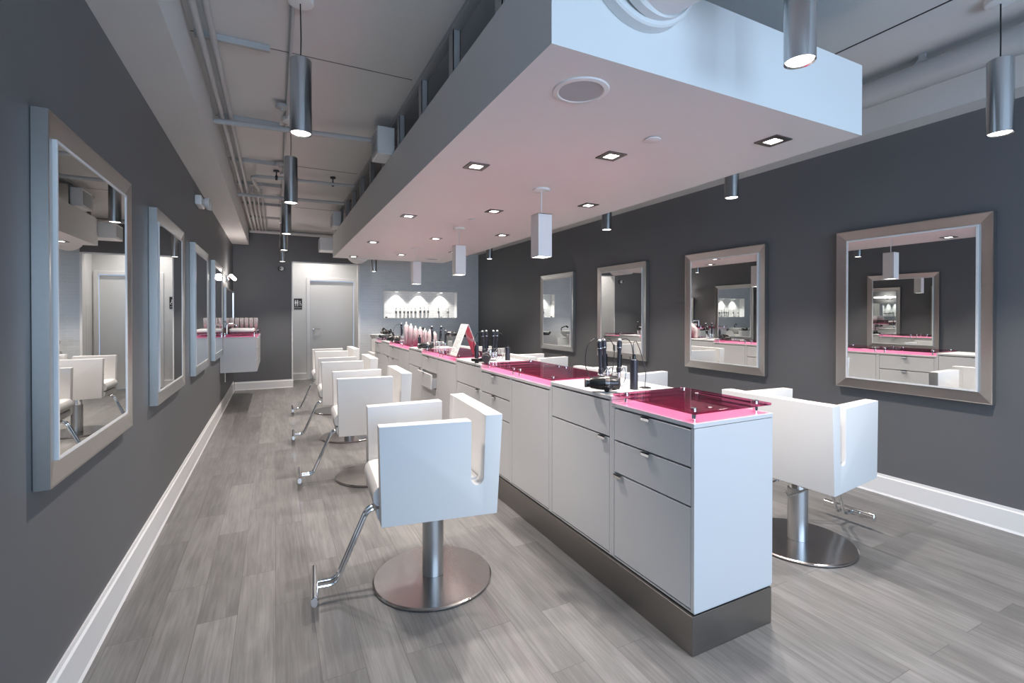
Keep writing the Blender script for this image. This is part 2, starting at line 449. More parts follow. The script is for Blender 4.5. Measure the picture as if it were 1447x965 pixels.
# steel framing above it
ys = []
y = SY0 + .43
while y < SY1 - .1: ys.append(y); y += .595
for sx in (SX0 + .025, SX1 - .065):
    for y in ys:
        bm = new(); box(bm, sx, sx + .04, y, y + .006, SZ1 - .25, ZC - .034); box(bm, sx, sx + .004, y, y + .07, SZ1 - .25, ZC - .034)
        box(bm, sx + .036, sx + .04, y, y + .07, SZ1 - .25, ZC - .034)
        mk('stud', bm, M['stud'], fr, False)
    bm = new(); box(bm, sx - .004, sx + .044, SY0 + (.05 if sx < 1.5 else .42), SY1 - .02, ZC - .034, ZC - .001); mk('track', bm, M['stud'], fr, False)
for y in (SY0 + .42, SY0 + 2.9, SY0 + 5.3):
    bm = new(); box(bm, SX0 + (.70 if y < 2.5 else .07), SX1 - (.52 if y < 2.5 else .07), y, y + .05, ZC - .075, ZC - .035); mk('cross_brace', bm, M['stud'], fr, False)

# ---------------------------------------------------------------- lamps
def can_light(x, y, label):
    t = thing('recessed_light', (x, y, SZ0), 0, label, 'ceiling light', 'square recessed lights in the soffit')
    bm = new(); a, b_ = .062, .034
    for (x0, x1, y0, y1) in ((-a, a, -a, -b_), (-a, a, b_, a), (-a, -b_, -b_, b_), (b_, a, -b_, b_)):
        box(bm, x0, x1, y0, y1, -.006, 0)
    mk('trim_plate', bm, M['gun'], t, False)
    bm = new(); box(bm, -b_, b_, -b_, b_, -.0035, -.0015); mk('lens', bm, M['lamp'], t, False)
    spot('can_lamp', (0, 0, -.012), CAN_W, 105, .7, t, WARM, .03)
    return t
cols = {1.077: [2.635, 4.235, 5.954, 7.565], 1.68: [2.128, 3.71, 5.353, 7.03], 2.27: [1.575, 3.167, 4.787, 6.387]}
nm = {1.077: 'left', 1.68: 'middle', 2.27: 'right'}
order = ['nearest', 'second', 'third', 'farthest']
for x, yy in cols.items():
    for k, y in enumerate(yy):
        can_light(x, y, 'square recessed downlight with dark trim, %s in the %s row of the soffit' % (order[k], nm[x]))

def cyl_lamp(x, y, zb, label, group):
    D, L_ = .098, .355
    t = thing('cylinder_pendant', (x, y, zb), 0, label, 'pendant lamp', group)
    bm = new(); r = D / 2
    lathe(bm, [(r - .006, .004), (r, 0), (r, L_ - .004), (r - .004, L_), (.006, L_)], n=40, bottom=False)
    mk('shade', bm, M['cyl'], t)
    bm = new(); lathe(bm, [(.001, .006), (r - .006, .006), (r - .006, .010)], n=32, bottom=False, top=False)
    bmesh.ops.contextual_create(bm, geom=[])
    mk('lens', bm, M['lamp'], t)
    bm = new(); tube(bm, [(0, 0, L_ - .002), (.002, 0, L_ + .1), (-.001, 0, ZC - zb - .02)], .0032, 6); mk('cord', bm, M['cord'], t)
    bm = new(); lathe(bm, [(.02, -.032), (.056, -.028), (.06, -.02), (.06, 0)], (0, 0, ZC - zb), 28); mk('canopy', bm, M['white'], t)
    spot('pendant_lamp', (0, 0, -.008), CYL_W, 105, .6, t, WARM, .035)
    return t
for k, y in enumerate((2.50, 4.08, 5.67, 7.12, 8.66)):
    cyl_lamp(.115, y, 2.196, 'brushed metal cylinder pendant in the left aisle, ' + ['nearest the camera and largest', 'second from the camera', 'third from the camera', 'fourth from the camera', 'farthest and smallest by the back wall'][k], 'cylinder pendants over the left aisle')
for x, y, lb in ((3.117, 1.0, 'brushed metal cylinder pendant hanging highest at the right edge above the big wall mirror'),
                 (3.045, 2.44, 'brushed metal cylinder pendant just below the soffit edge above the second right mirror'),
                 (3.047, 3.93, 'small cylinder pendant below the soffit edge above the third right mirror'),
                 (3.03, 5.40, 'cylinder pendant in the right aisle hidden behind the white box pendant'),
                 (3.00, 6.80, 'tiny cylinder pendant near the tiled corner on the right')):
    cyl_lamp(x, y, 2.196, lb, 'cylinder pendants over the right aisle')
cyl_lamp(1.616, 1.024, 2.196, 'large steel cylinder pendant hanging before the blue-lit soffit end', None)
cyl_lamp(1.60, 8.75, 2.10, 'tiny cylinder pendant in front of the tiled wall behind the soffit', None)

def box_pendant(y, label):
    zb = 1.735; h = .30; w = .054
    t = thing('box_pendant', (1.69, y, zb), 0, label, 'pendant lamp', 'white box pendants over the island')
    bm = new()
    for (x0, x1, y0, y1) in ((-w, w, -w, -w + .004), (-w, w, w - .004, w), (-w, -w + .004, -w + .004, w - .004), (w - .004, w, -w + .004, w - .004)):
        box(bm, x0, x1, y0, y1, 0, h)
    box(bm, -w, w, -w, w, h - .004, h)
    mk('shade', bm, M['white'], t, False)
    bm = new(); box(bm, -w + .005, w - .005, -w + .005, w - .005, .006, .009); mk('lens', bm, M['lamp'], t, False)
    bm = new(); tube(bm, [(0, 0, h - .002), (0, 0, SZ0 - zb - .01)], .004, 8); mk('stem', bm, M['white'], t)
    bm = new(); lathe(bm, [(.03, -.016), (.058, -.012), (.062, -.004), (.062, 0)], (0, 0, SZ0 - zb), 28); mk('canopy', bm, M['white'], t)
    spot('pendant_lamp', (0, 0, -.01), PEND_W, 110, .5, t, WARM, .04)
box_pendant(2.92, 'white square box pendant hanging over the island, nearest and largest of three')
box_pendant(4.60, 'white square box pendant over the island, middle one of three')
box_pendant(6.25, 'white square box pendant over the island, farthest and smallest of three')

# ---------------------------------------------------------------- styling chairs
F_, ZB, ZA, ZT = .298, .410, .845, .868
def taper(y):           # the body is wider at the back than at the front
    return (.548 + (.640 - .548) * (F_ - y) / .54) / .56
def build_shell():
    """one upholstered shell: arms, back and base with the U slots; then cut into backrest and two arms"""
    def tmp(bm):
        bmesh.ops.recalc_face_normals(bm, faces=bm.faces)
        me = bpy.data.meshes.new('tmp'); bm.to_mesh(me); bm.free()
        o = bpy.data.objects.new('tmp', me); C.objects.link(o); return o
    W_ = .28
    bm = new(); prism(bm, [(-.227, ZB), (F_ - .01, ZB), (F_, ZA), (-.14, ZA), (-.14, ZT), (-.254, ZT)], 2 * W_, 'yz', -W_)
    A = tmp(bm)
    bm = new(); prism(bm, [(-.164, .47), (.5, .47), (.5, 1.0), (-.182, 1.0)], 2 * (W_ - .066), 'yz', -(W_ - .066))
    B = tmp(bm)
    r = .029; yc = -.135; zc = .580
    pts = [(yc - r - .014, 1.0), (yc - r, zc)] + [(yc - r * math.cos(t), zc - r * math.sin(t)) for t in [math.pi * k / 8 for k in range(1, 8)]] + [(yc + r, zc), (yc + r - .002, 1.0)]
    bm = new(); prism(bm, pts, 1.0, 'yz', -.5)
    D = tmp(bm)
    for q in (B, D):
        md = A.modifiers.new('cut', 'BOOLEAN'); md.operation = 'DIFFERENCE'; md.solver = 'EXACT'; md.object = q
    bv = A.modifiers.new('round', 'BEVEL'); bv.width = .020; bv.segments = 4; bv.limit_method = 'ANGLE'; bv.angle_limit = R(50)
    dg = bpy.context.evaluated_depsgraph_get()
    me = bpy.data.meshes.new_from_object(A.evaluated_get(dg))
    for q in (A, B, D):
        m_ = q.data; bpy.data.objects.remove(q); bpy.data.meshes.remove(m_)
    for v in me.vertices: v.co.x *= taper(v.co.y)
    return me
shell = build_shell()
def cut_piece(planes):
    bm = new(); bm.from_mesh(shell)
    for co, no in planes:
        g = bm.verts[:] + bm.edges[:] + bm.faces[:]
        bmesh.ops.bisect_plane(bm, geom=g, plane_co=co, plane_no=no, clear_outer=True)
    return bm
def make_chair(label, group):
    t = thing('styling_chair', (0, 0, 0), 0, label, 'salon chair', group)
    def shellpart(name, planes):
        bm = cut_piece(planes); me = bpy.data.meshes.new(name)
        for f in bm.faces: f.smooth = True
        for e in bm.edges:
            if len(e.link_faces) == 2 and e.calc_face_angle(0) > R(40): e.smooth = False
        bm.to_mesh(me); bm.free(); me.materials.append(M['leather'])
        o = bpy.data.objects.new(name, me); C.objects.link(o); o.parent = t
    yb = -.1655
    shellpart('backrest', [((0, yb, 0), (0, 1, 0))])
    shellpart('armrest', [((0, yb, 0), (0, -1, 0)), ((0, 0, 0), (1, 0, 0))])
    shellpart('armrest', [((0, yb, 0), (0, -1, 0)), ((0, 0, 0), (-1, 0, 0))])
    # seat cushion, front edge rounded and hanging slightly forward
    bm = new()
    prof = [(-.162, .475), (.263, .475), (.300, .482), (.312, .498), (.315, .52), (.310, .545), (.294, .562), (.263, .570), (.08, .568), (-.162, .562)]
    prism(bm, prof, .424, 'yz', -.212)
    bmesh.ops.bevel(bm, geom=[e for e in bm.edges if e.calc_face_angle(0) > 1.2], offset=.008, segments=2, affect='EDGES')
    for v in bm.verts: v.co.x *= taper(v.co.y)
    mk('seat', bm, M['leather'], t)
    bm = new(); prism(bm, [(.05, ZB + .003), (F_ - .012, ZB + .003), (F_ - .002, .425), (F_ + .004, .45), (F_ + .002, .468), (.05, .468)], .424, 'yz', -.212)
    for v in bm.verts: v.co.x *= taper(v.co.y)
    mk('seat_front_rail', bm, M['leather'], t)
    bm = new(); lathe(bm, [(.292, .003), (.295, .006), (.295, .012), (.288, .017), (.05, .022), (.0505, .0225)], n=72); mk('base_plate', bm, M['disc'], t)
    bm = new(); lathe(bm, [(.290, 0), (.292, .004)], n=72); mk('base_gasket', bm, M['blackm'], t)
    bm = new(); lathe(bm, [(.053, .0225), (.053, .315), (.051, .318)], n=40); mk('column', bm, M['satin'], t)
    bm = new(); lathe(bm, [(.046, .318), (.046, .372), (.08, .378), (.08, ZB - .001)], n=40); mk('piston', bm, M['chrome'], t)
    bm = new(); tube(bm, fillet([(-.085, -.262, .372), (-.085, -.225, .338), (-.085, -.06, .345), (-.03, -.048, .356), (.03, -.048, .356), (.085, -.06, .345), (.085, -.225, .338), (.085, -.262, .372)], .02), .006, 8)
    mk('pump_lever', bm, M['chrome'], t)
    fo = bpy.data.objects.new('footrest', None); 
    bm = new()
    for s in (-.022, .022):
        tube(bm, fillet([(s, .10, ZB - .011), (s, .318, ZB - .011), (s, .462, .076), (s, .545, .078)], .035, 7), .0095, 10)
    mk('footrest_stem', bm, M['chrome'], t)
    bpy.data.objects.remove(fo)
    bm = new()
    n = 16; rings = []
    for x in (-.148, -.145, .145, .148):
        s = .85 if abs(x) > .146 else 1
        rings.append([bm.verts.new((x, .556 + .016 * s * math.cos(a), .078 + .024 * s * math.sin(a))) for a in [2 * math.pi * k / n for k in range(n)]])
    for A, B in zip(rings, rings[1:]):
        for k in range(n): bm.faces.new((A[k], A[(k + 1) % n], B[(k + 1) % n], B[k]))
    bm.faces.new(rings[0]); bm.faces.new(rings[-1])
    mk('footrest_bar', bm, M['chrome'], t)
    return t
ch0 = make_chair('white cube styling chair nearest on the left, in full view on its round steel base', 'white styling chairs left of the island')
ch0.location = (.715, 2.33, 0); ch0.rotation_euler = (0, 0, R(86))
for y, x, a, lb in ((4.03, .725, 88, 'white styling chair second from the front in the left row'),
                 (5.43, .725, 89, 'white styling chair third from the front in the left row'),
                 (6.95, .765, 90, 'white styling chair farthest in the left row near the white door')):
    dup(ch0, (x, y, 0), R(a), lb)
for y, x, a, lb in ((1.735, 2.735, -88, 'white styling chair nearest on the right, half hidden by the island end'),
                    (3.28, 2.68, -86, 'white styling chair second on the right, only its top above the island glass'),
                    (4.85, 2.70, -86, 'white styling chair third on the right, top showing below the small mirror'),
                    (6.42, 2.70, -86, 'white styling chair farthest on the right, behind the pink A-frame sign')):
    dup(ch0, (x, y, 0), R(a), lb, 'white styling chairs right of the island')

# ---------------------------------------------------------------- island of cabinet units
IX0, IX1 = 1.455, 1.922
def handle(parent, x, yc, z, side, w=.05):
    bm = new(); s = -1 if side < 0 else 1
    d = s * .016
    x0, x1 = sorted((x, x + d))
    box(bm, x0, x1, yc - w / 2, yc + w / 2, z - .001, z + .0025)
    xa, xb = sorted((x + d, x + d - s * .0025))
    box(bm, xa, xb, yc - w / 2, yc + w / 2, z - .012, z + .0025)
    mk('handle', bm, M['chrome'], parent, False)
def front(t, name, side, y0, y1, z0, z1, hy=None, out=0.0):
    x = IX0 if side < 0 else IX1
    g = .003; s = -1 if side < 0 else 1
    bm = new(); xa, xb = sorted((x + s * out, x - s * .018 + s * out))
    box(bm, xa, xb, y0 + g, y1 - g, z0 + g, z1 - g, .0012, 1)
    if out > 0.01:   # opened drawer: box behind the front
        xc, xd = sorted((x - s * .2, x - s * .018 + s * out))
        for (a, b_) in ((y0 + .02, y0 + .03), (y1 - .03, y1 - .02)): box(bm, xc, xd, a, b_, z0 + .01, z1 - .04)
        box(bm, xc, xd, y0 + .03, y1 - .03, z0 + .01, z0 + .02)
    o = mk(name, bm, M['cab'], t, False)
    if hy is not None: handle(o, x + s * out, hy, z1 - g, side)
    return o
def unit(y0, y1, raised, layout, label, i_end=False, out=None):
    zt = .935 if raised else .905
    t = thing('cabinet_unit', (0, 0, 0), 0, label, 'cabinet', 'cabinet units of the island')
    ts = .020; gb = .016
    bm = new()
    box(bm, IX0 + .03, IX1 - .03, y0 + gb, y1 - gb, .168, zt - ts)
    for a in ((y0 + .0005, y0 + gb), (y1 - gb, y1 - .0005)): box(bm, IX0, IX1, a[0], a[1], .168, zt - ts)
    box(bm, IX0 + .004, IX1 - .004, y0 + .002, y1 - .002, .160, .168)
    mk('body', bm, M['cab'], t, False)
    mk('countertop', bx(IX0 - .002, IX1 + .002, y0 + .0005, y1 - .0005, zt - ts + .002, zt, .0012, 1), M['cab'], t, False)
    a, b_ = y0 + gb, y1 - gb; zb = .172; ztop = zt - ts - .004
    for side in (-1, 1):
        L_ = layout if side < 0 or i_end else {'dr': 'd3', 'd3': 'dr', 'pd': 'pd'}[layout]
        if L_ == 'd3':   # two drawers over a door
            front(t, 'drawer', side, a, b_, .729, ztop, (a + b_) / 2 + .01)
            front(t, 'drawer', side, a, b_, .575, .727, (a + b_) / 2 + .01, out if (out and side < 0) else 0.0)
            front(t, 'door', side, a, b_, zb, .573, b_ - .04)
        elif L_ == 'pd':  # fixed panel over a door
            front(t, 'panel', side, a, b_, .735, ztop)
            front(t, 'door', side, a, b_, zb, .733, a + .05)
        elif L_ == 'dr':
            front(t, 'door', side, a, b_, zb, ztop)
    return t
U = [
 (1.330, 1.835, 0, 'd3', 'nearest low cabinet unit of the island, two drawers over a door'),
 (1.835, 2.406, 1, 'pd', 'raised white cabinet unit under the nearest hair tool rack'),
 (2.406, 2.935, 0, 'dr', 'plain low cabinet unit beyond the nearest raised one'),
 (2.935, 3.462, 0, 'd3', 'low cabinet unit with drawers before the second raised unit'),
 (3.462, 4.040, 1, 'pd', 'raised cabinet unit next to the A-frame sign, second raised from the camera'),
 (4.040, 4.598, 0, 'dr', 'plain low cabinet unit under the A-frame sign'),
 (4.598, 5.155, 0, 'd3', 'low cabinet unit with a drawer left slightly open, beyond the A-frame sign'),
 (5.155, 5.710, 1, 'pd', 'third raised cabinet unit, beside the row of pale pink bottles'),
 (5.710, 6.265, 0, 'dr', 'low cabinet unit carrying the row of pale pink bottles'),
 (6.265, 6.820, 0, 'd3', 'low cabinet unit just behind the pale pink bottles'),
 (6.820, 7.390, 1, 'pd', 'farthest raised cabinet unit, with the last hair tool rack'),
 (7.390, 7.900, 0, 'd3', 'farthest low cabinet unit at the back end of the island'),
]
for i, (a, b_, r, l, lb) in enumerate(U):
    unit(a, b_, r, l, lb, i_end=i in (0, 11), out=.06 if i == 6 else None)
tag(mk('toe_kick_plinth', bx(IX0 - .010, IX1 - .008, 1.328, 7.90, 0.0, .155, .001, 1), M['toe'], None, False), 'brushed dark steel toe kick plinth running under the whole island', 'plinth')
gl_labels = {0: 'magenta glass shelf on the nearest unit of the island', 2: 'magenta glass shelf just behind the nearest hair tool rack', 3: 'magenta glass shelf before the second hair tool rack',
  5: 'magenta glass shelf under the A-frame sign', 6: 'magenta glass shelf beyond the A-frame sign', 8: 'magenta glass shelf under the pale pink bottles', 9: 'magenta glass shelf behind the pale pink bottles', 11: 'magenta glass shelf at the far end of the island'}
def glass_top(x0, x1, y0, y1, z0, label, group='magenta glass shelves on chrome standoffs', name='glass_shelf'):
    t = thing(name, (0, 0, 0), 0, label, 'glass shelf', group)
    mk('glass_pane', bx(x0, x1, y0, y1, z0 + .034, z0 + .044, .0015, 1), M['pink'], t, False)
    for xx in (x0 + .045, x1 - .045):
        for yy in (y0 + .045, y1 - .045):
            bm = new(); lathe(bm, [(.010, z0), (.010, z0 + .0335)], (xx, yy, 0), 20); lathe(bm, [(.013, z0 + .0445), (.013, z0 + .051), (.011, z0 + .0525)], (xx, yy, 0), 20)
            mk('standoff', bm, M['chrome'], t)
for i, lb in gl_labels.items():
    a, b_ = U[i][0], U[i][1]
    glass_top(IX0 + .003, IX1 - .003, a + .003, b_ - .003, .905, lb)

# ---------------------------------------------------------------- wall mirrors
def wall_mirror(side, y0, y1, z0, z1, label, group, fw=.072):
    # local: x = depth out of the wall, y along the wall, z up; built in world axes
    xw = XL if side < 0 else XR; s = 1 if side < 0 else -1; dep = .042 if side < 0 else .05
    t = thing('wall_mirror', (xw, (y0 + y1) / 2, (z0 + z1) / 2), 0, label, 'mirror', group)
    hy, hz = (y1 - y0) / 2, (z1 - z0) / 2
    bm = new()
    # mitred, slightly sloped frame: outer ring back, outer front, inner front (sunk), inner back
    def ring(x, a, b_): return [bm.verts.new((s * x, sy * a, sz * b_)) for sy, sz in ((-1, -1), (1, -1), (1, 1), (-1, 1))]
    rr = [ring(.002, hy, hz), ring(dep, hy, hz), ring(dep, hy - .006, hz - .006), ring(dep - .014, hy - fw, hz - fw), ring(.002, hy - fw, hz - fw)]
    for A, B in zip(rr, rr[1:]):
        for k in range(4): bm.faces.new((A[k], A[(k + 1) % 4], B[(k + 1) % 4], B[k]))
    A, B = rr[-1], rr[0]
    for k in range(4): bm.faces.new((A[k], A[(k + 1) % 4], B[(k + 1) % 4], B[k]))
    mk('frame', bm, M['frame'], t, False)
    bm = new(); w2 = .009 if side < 0 else .012; a, b_ = hy - fw + .001, hz - fw + .001
    def bb(y0_, y1_, z0_, z1_, xa=.004, xb=dep - .002):
        p, q = sorted((s * xa, s * xb)); box(bm, p, q, y0_, y1_, z0_, z1_)
    bb(-a, a, -b_, -b_ + w2); bb(-a, a, b_ - w2, b_); bb(-a, -a + w2, -b_ + w2, b_ - w2); bb(a - w2, a, -b_ + w2, b_ - w2)
    mk('inner_trim', bm, M['trim'], t, False)
    bm = new(); p, q = sorted((s * .006, s * (dep - .005))); box(bm, p, q, -a + w2, a - w2, -b_ + w2, b_ - w2)
    mk('mirror_glass', bm, M['mirror'], t, False)
for k, (a, b_) in enumerate(((1.905, 2.835), (3.385, 4.315), (4.860, 5.785), (6.355, 7.285))):
    wall_mirror(-1, a, b_, .80, 1.95, 'tall steel framed mirror on the left wall, ' + ['nearest and largest', 'second from the camera', 'third from the camera', 'farthest, just before the vanity'][k], 'steel framed mirrors on the left wall')
for k, (a, b_) in enumerate(((1.303, 2.222), (2.835, 3.775), (4.380, 5.340), (5.935, 6.905))):
    wall_mirror(1, a, b_, .768, 1.972, 'steel framed mirror on the right wall, ' + ['nearest and largest', 'second from the camera', 'third, behind the upright curling irons', 'farthest and smallest'][k], 'steel framed mirrors on the right wall')

# ---------------------------------------------------------------- ceiling services
def pipe(name, pts, r, label, cat, m=None, group=None, n=12):
    bm = new(); tube(bm, pts, r, n)
    o = mk(name, bm, m or M['pipe']); tag(o, label, cat, group); return o
for k, (x, r, y0, lb) in enumerate(((-.345, .017, -2.4, 'thicker grey conduit running along the ceiling beside the left bulkhead'), (-.288, .017, -2.4, 'grey conduit beside the left bulkhead, second from the wall'),
            (-.235, .012, 6.32, 'thin grey conduit of the far ceiling bundle, third from the wall'), (-.185, .012, 6.32, 'thin grey conduit of the far ceiling bundle, fourth from the wall'), (-.135, .010, 6.34, 'thin grey conduit of the far ceiling bundle, fifth from the wall'))):
    pipe('conduit', [(x, y0, 2.80), (x, 9.35, 2.80)], r, lb, 'pipe', group='conduits along the left of the ceiling')
for k, y in enumerate((3.02, 4.20, 5.30, 6.20, 7.3, 8.3)):
    bm = new(); L1 = .04 if k < 3 else .08
    box(bm, -.38, -.02 if k == 0 else L1, y, y + .03, 2.818, 2.849); box(bm, -.38, -.02 if k == 0 else L1, y - .003, y, 2.814, 2.822)
    tag(mk('strut_channel', bm, M['stud'], None, False), 'short steel strut channel holding the ceiling conduits, ' + ['nearest', 'second', 'third', 'fourth', 'fifth', 'farthest'][k] + ' from the camera', 'bracket', 'strut channels under the conduits')
pipe('sprinkler_pipe', [(-.395, 4.10, 2.75), (.80, 3.98, 2.75)], .020, 'grey pipe crossing the left ceiling, nearest of the cross pipes', 'pipe', group='cross pipes under the left ceiling')
pipe('sprinkler_pipe', [(-.395, 6.48, 2.75), (.80, 6.42, 2.75)], .020, 'grey pipe crossing the left ceiling, second of the cross pipes', 'pipe', group='cross pipes under the left ceiling')
pipe('sprinkler_pipe', smooth_path([(-.16, 6.29, 2.79), (-.21, 5.78, 2.785), (-.12, 5.62, 2.77), (.3, 5.6, 2.77), (.80, 5.58, 2.77)], 5), .018, 'bent grey pipe with two hangers crossing the left ceiling', 'pipe', group='cross pipes under the left ceiling')
pipe('sprinkler_pipe', [(-.39, 9.42, 2.78), (3.28, 9.42, 2.78)], .028, 'pale pipe running along the top of the back wall', 'pipe', group='cross pipes under the left ceiling')
for x in (.02, .58):
    bm = new(); tube(bm, [(x, 5.60, 2.79), (x, 5.60, 2.849)], .006, 8); lathe(bm, [(.028, 2.835), (.028, 2.849)], (x, 5.60, 0), 16)
    lathe(bm, [(.025, -.012), (.025, .012)], (x, 5.60, 2.77), 16, 'x')
    tag(mk('pipe_hanger', bm, M['blackm']), ('left' if x < .3 else 'right') + ' dark clamp hanger on the bent ceiling pipe', 'pipe hanger', 'hangers on the bent pipe')
pipe('conduit', [(.085, 2.45, 2.835), (.085, 8.7, 2.835)], .009, 'thin grey conduit feeding the left aisle pendants', 'pipe')
for k, y in enumerate((4.08, 5.67, 7.12, 8.66)):
    pass
# horn of the fire bell / junction boxes
for k, (x, y) in enumerate(((.05, 3.78), (.05, 5.25), (.06, 6.75))):
    bm = new(); lathe(bm, [(.035, 2.80), (.042, 2.806), (.042, 2.8255)], (x, y, 0), 20); lathe(bm, [(.010, 2.786), (.014, 2.80)], (x, y, 0), 12)
    tag(mk('junction_box', bm, M['stud']), 'round junction box on the left ceiling conduit, ' + ['nearest', 'middle', 'farthest'][k], 'junction box', 'junction boxes on the left ceiling')
# big pipe on the right with strap
bm = new(); tube(bm, [(3.385, -2.5, 2.725), (3.385, 9.6, 2.725)], .074, 28)
o = mk('drain_pipe', bm, M['pipe']); tag(o, 'thick painted pipe running under the ceiling along the right aisle', 'pipe')
for k, y in enumerate((1.42, 4.2, 7.2)):
    bm = new(); lathe(bm, [(.0755, -.02), (.0755, .02)], (3.385, y, 2.725), 28, 'y', False, False)
    prism(bm, [(y - .045, 2.790), (y + .045, 2.790), (y + .016, 2.825), (y + .016, 2.849), (y - .016, 2.849), (y - .016, 2.825)], .02, 'yz', 3.375)
    mk('pipe_strap', bm, M['pipe'], o)
# round duct in front of the soffit end
du = thing('round_duct', (0, 0, 0), 0, 'large round white duct elbow meeting the near end of the soffit', 'duct')
c0 = Vector((1.18, 1.334, 2.595))
bm = new(); lathe(bm, [(.20, -.046), (.238, -.046), (.244, -.040), (.244, 0)], c0, 64, 'y', False, False)
mk('collar', bm, M['soffit'], du)
bm = new(); dd = Vector((.40, -.917, 0))
q0 = c0 + Vector((.006, -.045, 0)); q1 = c0 + Vector((.010, -.075, 0)); q2 = q1 + Vector((.02, -.08, 0)); q3 = q2 + dd * .08; q4 = q3 + dd * .7
tube(bm, [q0, q1, q1 + Vector((0, -.004, 0)), q2, q3, q4], [.222, .222, .212, .210, .207, .205], 64); mk('duct_pipe', bm, M['soffit'], du)
# registers on the soffit side
def register(x0, x1, y0, y1, z0, z1, label):
    t = thing('air_register', (0, 0, 0), 0, label, 'air vent', 'white supply boxes along the soffit')
    bm = new(); box(bm, x0, x1, y0, y1, z0, z1, .003, 1); mk('housing', bm, M['white'], t, False)
    bm = new(); box(bm, x0 - .004, x0 - .0005, y0 + .03, y1 - .03, z0 + .025, z1 - .025)
    n = 6
    for k in range(n):
        z = z0 + .03 + (z1 - z0 - .06) * k / (n - 1); box(bm, x0 - .008, x0 - .004, y0 + .035, y1 - .035, z - .004, z + .001)
    mk('grille', bm, M['grille'], t, False)
register(.705, .833, 3.70, 3.95, 2.562, 2.77, 'white supply box on top of the soffit side, nearest and largest')
register(.73, .833, 7.02, 7.36, 2.562, 2.77, 'white supply box on the soffit side, middle one of three')
register(.63, 1.05, 7.872, 8.20, 2.325, 2.52, 'white supply box hanging at the rear end of the soffit')
bm = new(); lathe(bm, [(.17, 0), (.175, .01), (.175, .5), (.16, .52)], (.93, 7.872, 2.36), 40, 'y')
# keep it clear of the supply box: sits to its right
for v in bm.verts: v.co.x += .32
tag(mk('round_duct', bm, M['soffit']), 'round white duct end peeking out under the rear of the soffit', 'duct')
# speakers, cover plates on the soffit
def speaker(x, y, r, label):
    t = thing('ceiling_speaker', (x, y, SZ0), 0, label, 'speaker', 'round speakers in the soffit')
    bm = new(); lathe(bm, [(r * .78, -.004), (r * .82, -.007), (r * .97, -.005), (r, 0)], n=48, top=False, bottom=False); mk('bezel', bm, M['white'], t)
    bm = new(); lathe(bm, [(.001, -.0045), (r * .5, -.0043), (r * .785, -.0036)], n=48, top=False, bottom=False); mk('grille', bm, M['grille'], t)
speaker(1.085, 1.565, .112, 'round grey ceiling speaker near the front corner of the soffit')
speaker(2.25, 7.35, .112, 'round ceiling speaker at the far end of the soffit')
for k, (x, y) in enumerate(((1.705, 1.83), (1.65, 4.12), (1.55, 6.75))):
    bm = new(); lathe(bm, [(.036, -.010), (.040, -.008), (.040, -.004)], (x, y, SZ0), 32); lathe(bm, [(.03, -.004), (.03, 0)], (x, y, SZ0), 24)
    tag(mk('sprinkler_cover', bm, M['soffit']), 'flush round sprinkler cover in the soffit, ' + ['nearest to the camera', 'middle one', 'farthest'][k], 'sprinkler', 'sprinkler covers in the soffit')

# ---------------------------------------------------------------- left wall: emergency light, vanity
t = thing('emergency_light', (XL, 5.27, 2.37), 0, 'white twin head emergency light high on the left wall', 'emergency light')
mk('housing', bx(.002, .055, -.12, .12, -.035, .05, .008, 2), M['white'], t)
for s in (-1, 1):
    bm = new(); lathe(bm, [(.02, 0), (.04, .02), (.046, .05), (.043, .054)], (.06, s * .075, -.005), 24, 'x'); o = mk('lamp_head', bm, M['white'], t)
    bm = new(); lathe(bm, [(.001, .0555), (.038, .0555)], (.06, s * .075, -.005), 24, 'x', False, False); mk('lens', bm, M['clear'], o)
VY0, VY1, VX, VZ0, VZ1 = 7.32, 8.98, -.215, .555, 1.03
t = thing('vanity_cabinet', (0, 0, 0), 0, 'white wall hung vanity cabinet with drawers at the end of the left wall', 'cabinet')
mk('body', bx(XL + .002, VX - .02, VY0, VY1, VZ0, VZ1, .002, 1), M['cab'], t, False)
for i in range(3):
    for j in range(3):
        ya = VY0 + (VY1 - VY0) * i / 3; yb_ = VY0 + (VY1 - VY0) * (i + 1) / 3; za = VZ0 + (VZ1 - .01 - VZ0) * j / 3; zb_ = VZ0 + (VZ1 - .01 - VZ0) * (j + 1) / 3
        o = mk('drawer', bx(VX - .0195, VX - .002, ya + .003, yb_ - .003, za + .003, zb_ - .003, .001, 1), M['cab'], t, False)
        mk('handle', bx(VX - .002, VX + .014, (ya + yb_) / 2 - .03, (ya + yb_) / 2 + .03, zb_ - .012, zb_ - .008), M['chrome'], o, False)
glass_top(XL + .01, VX + .01, VY0 - .01, VY1 - .02, VZ1, 'magenta glass shelf on the white vanity cabinet by the left wall', None)
zt = VZ1 + .044
t = thing('vessel_sink', (-.42, 7.95, zt), 0, 'low white vessel sink on the vanity', 'sink')
bm = new(); box(bm, -.155, .155, -.22, .22, .0, .055, .02, 3)
bmesh.ops.recalc_face_normals(bm, faces=bm.faces); 
tf = [f for f in bm.faces if f.normal.z > .95 and f.calc_area() > .02]
r_ = bmesh.ops.inset_region(bm, faces=tf, thickness=.012); 
for f in tf:
    for v in f.verts: v.co.z -= .03
mk('basin', bm, M['white'], t)
t = thing('faucet', (-.60, 7.72, zt), 0, 'chrome faucet beside the white vanity sink', 'faucet')
bm = new(); tube(bm, fillet([(0, 0, 0), (0, 0, .12), (.11, .05, .12), (.11, .05, .095)], .02), .012, 12); mk('spout', bm, M['chrome'], t)
bm = new(); tube(bm, [(0, 0, .122), (-.0, 0, .145), (-.03, .0, .16)], .006, 8); mk('lever', bm, M['chrome'], t)
g0 = None
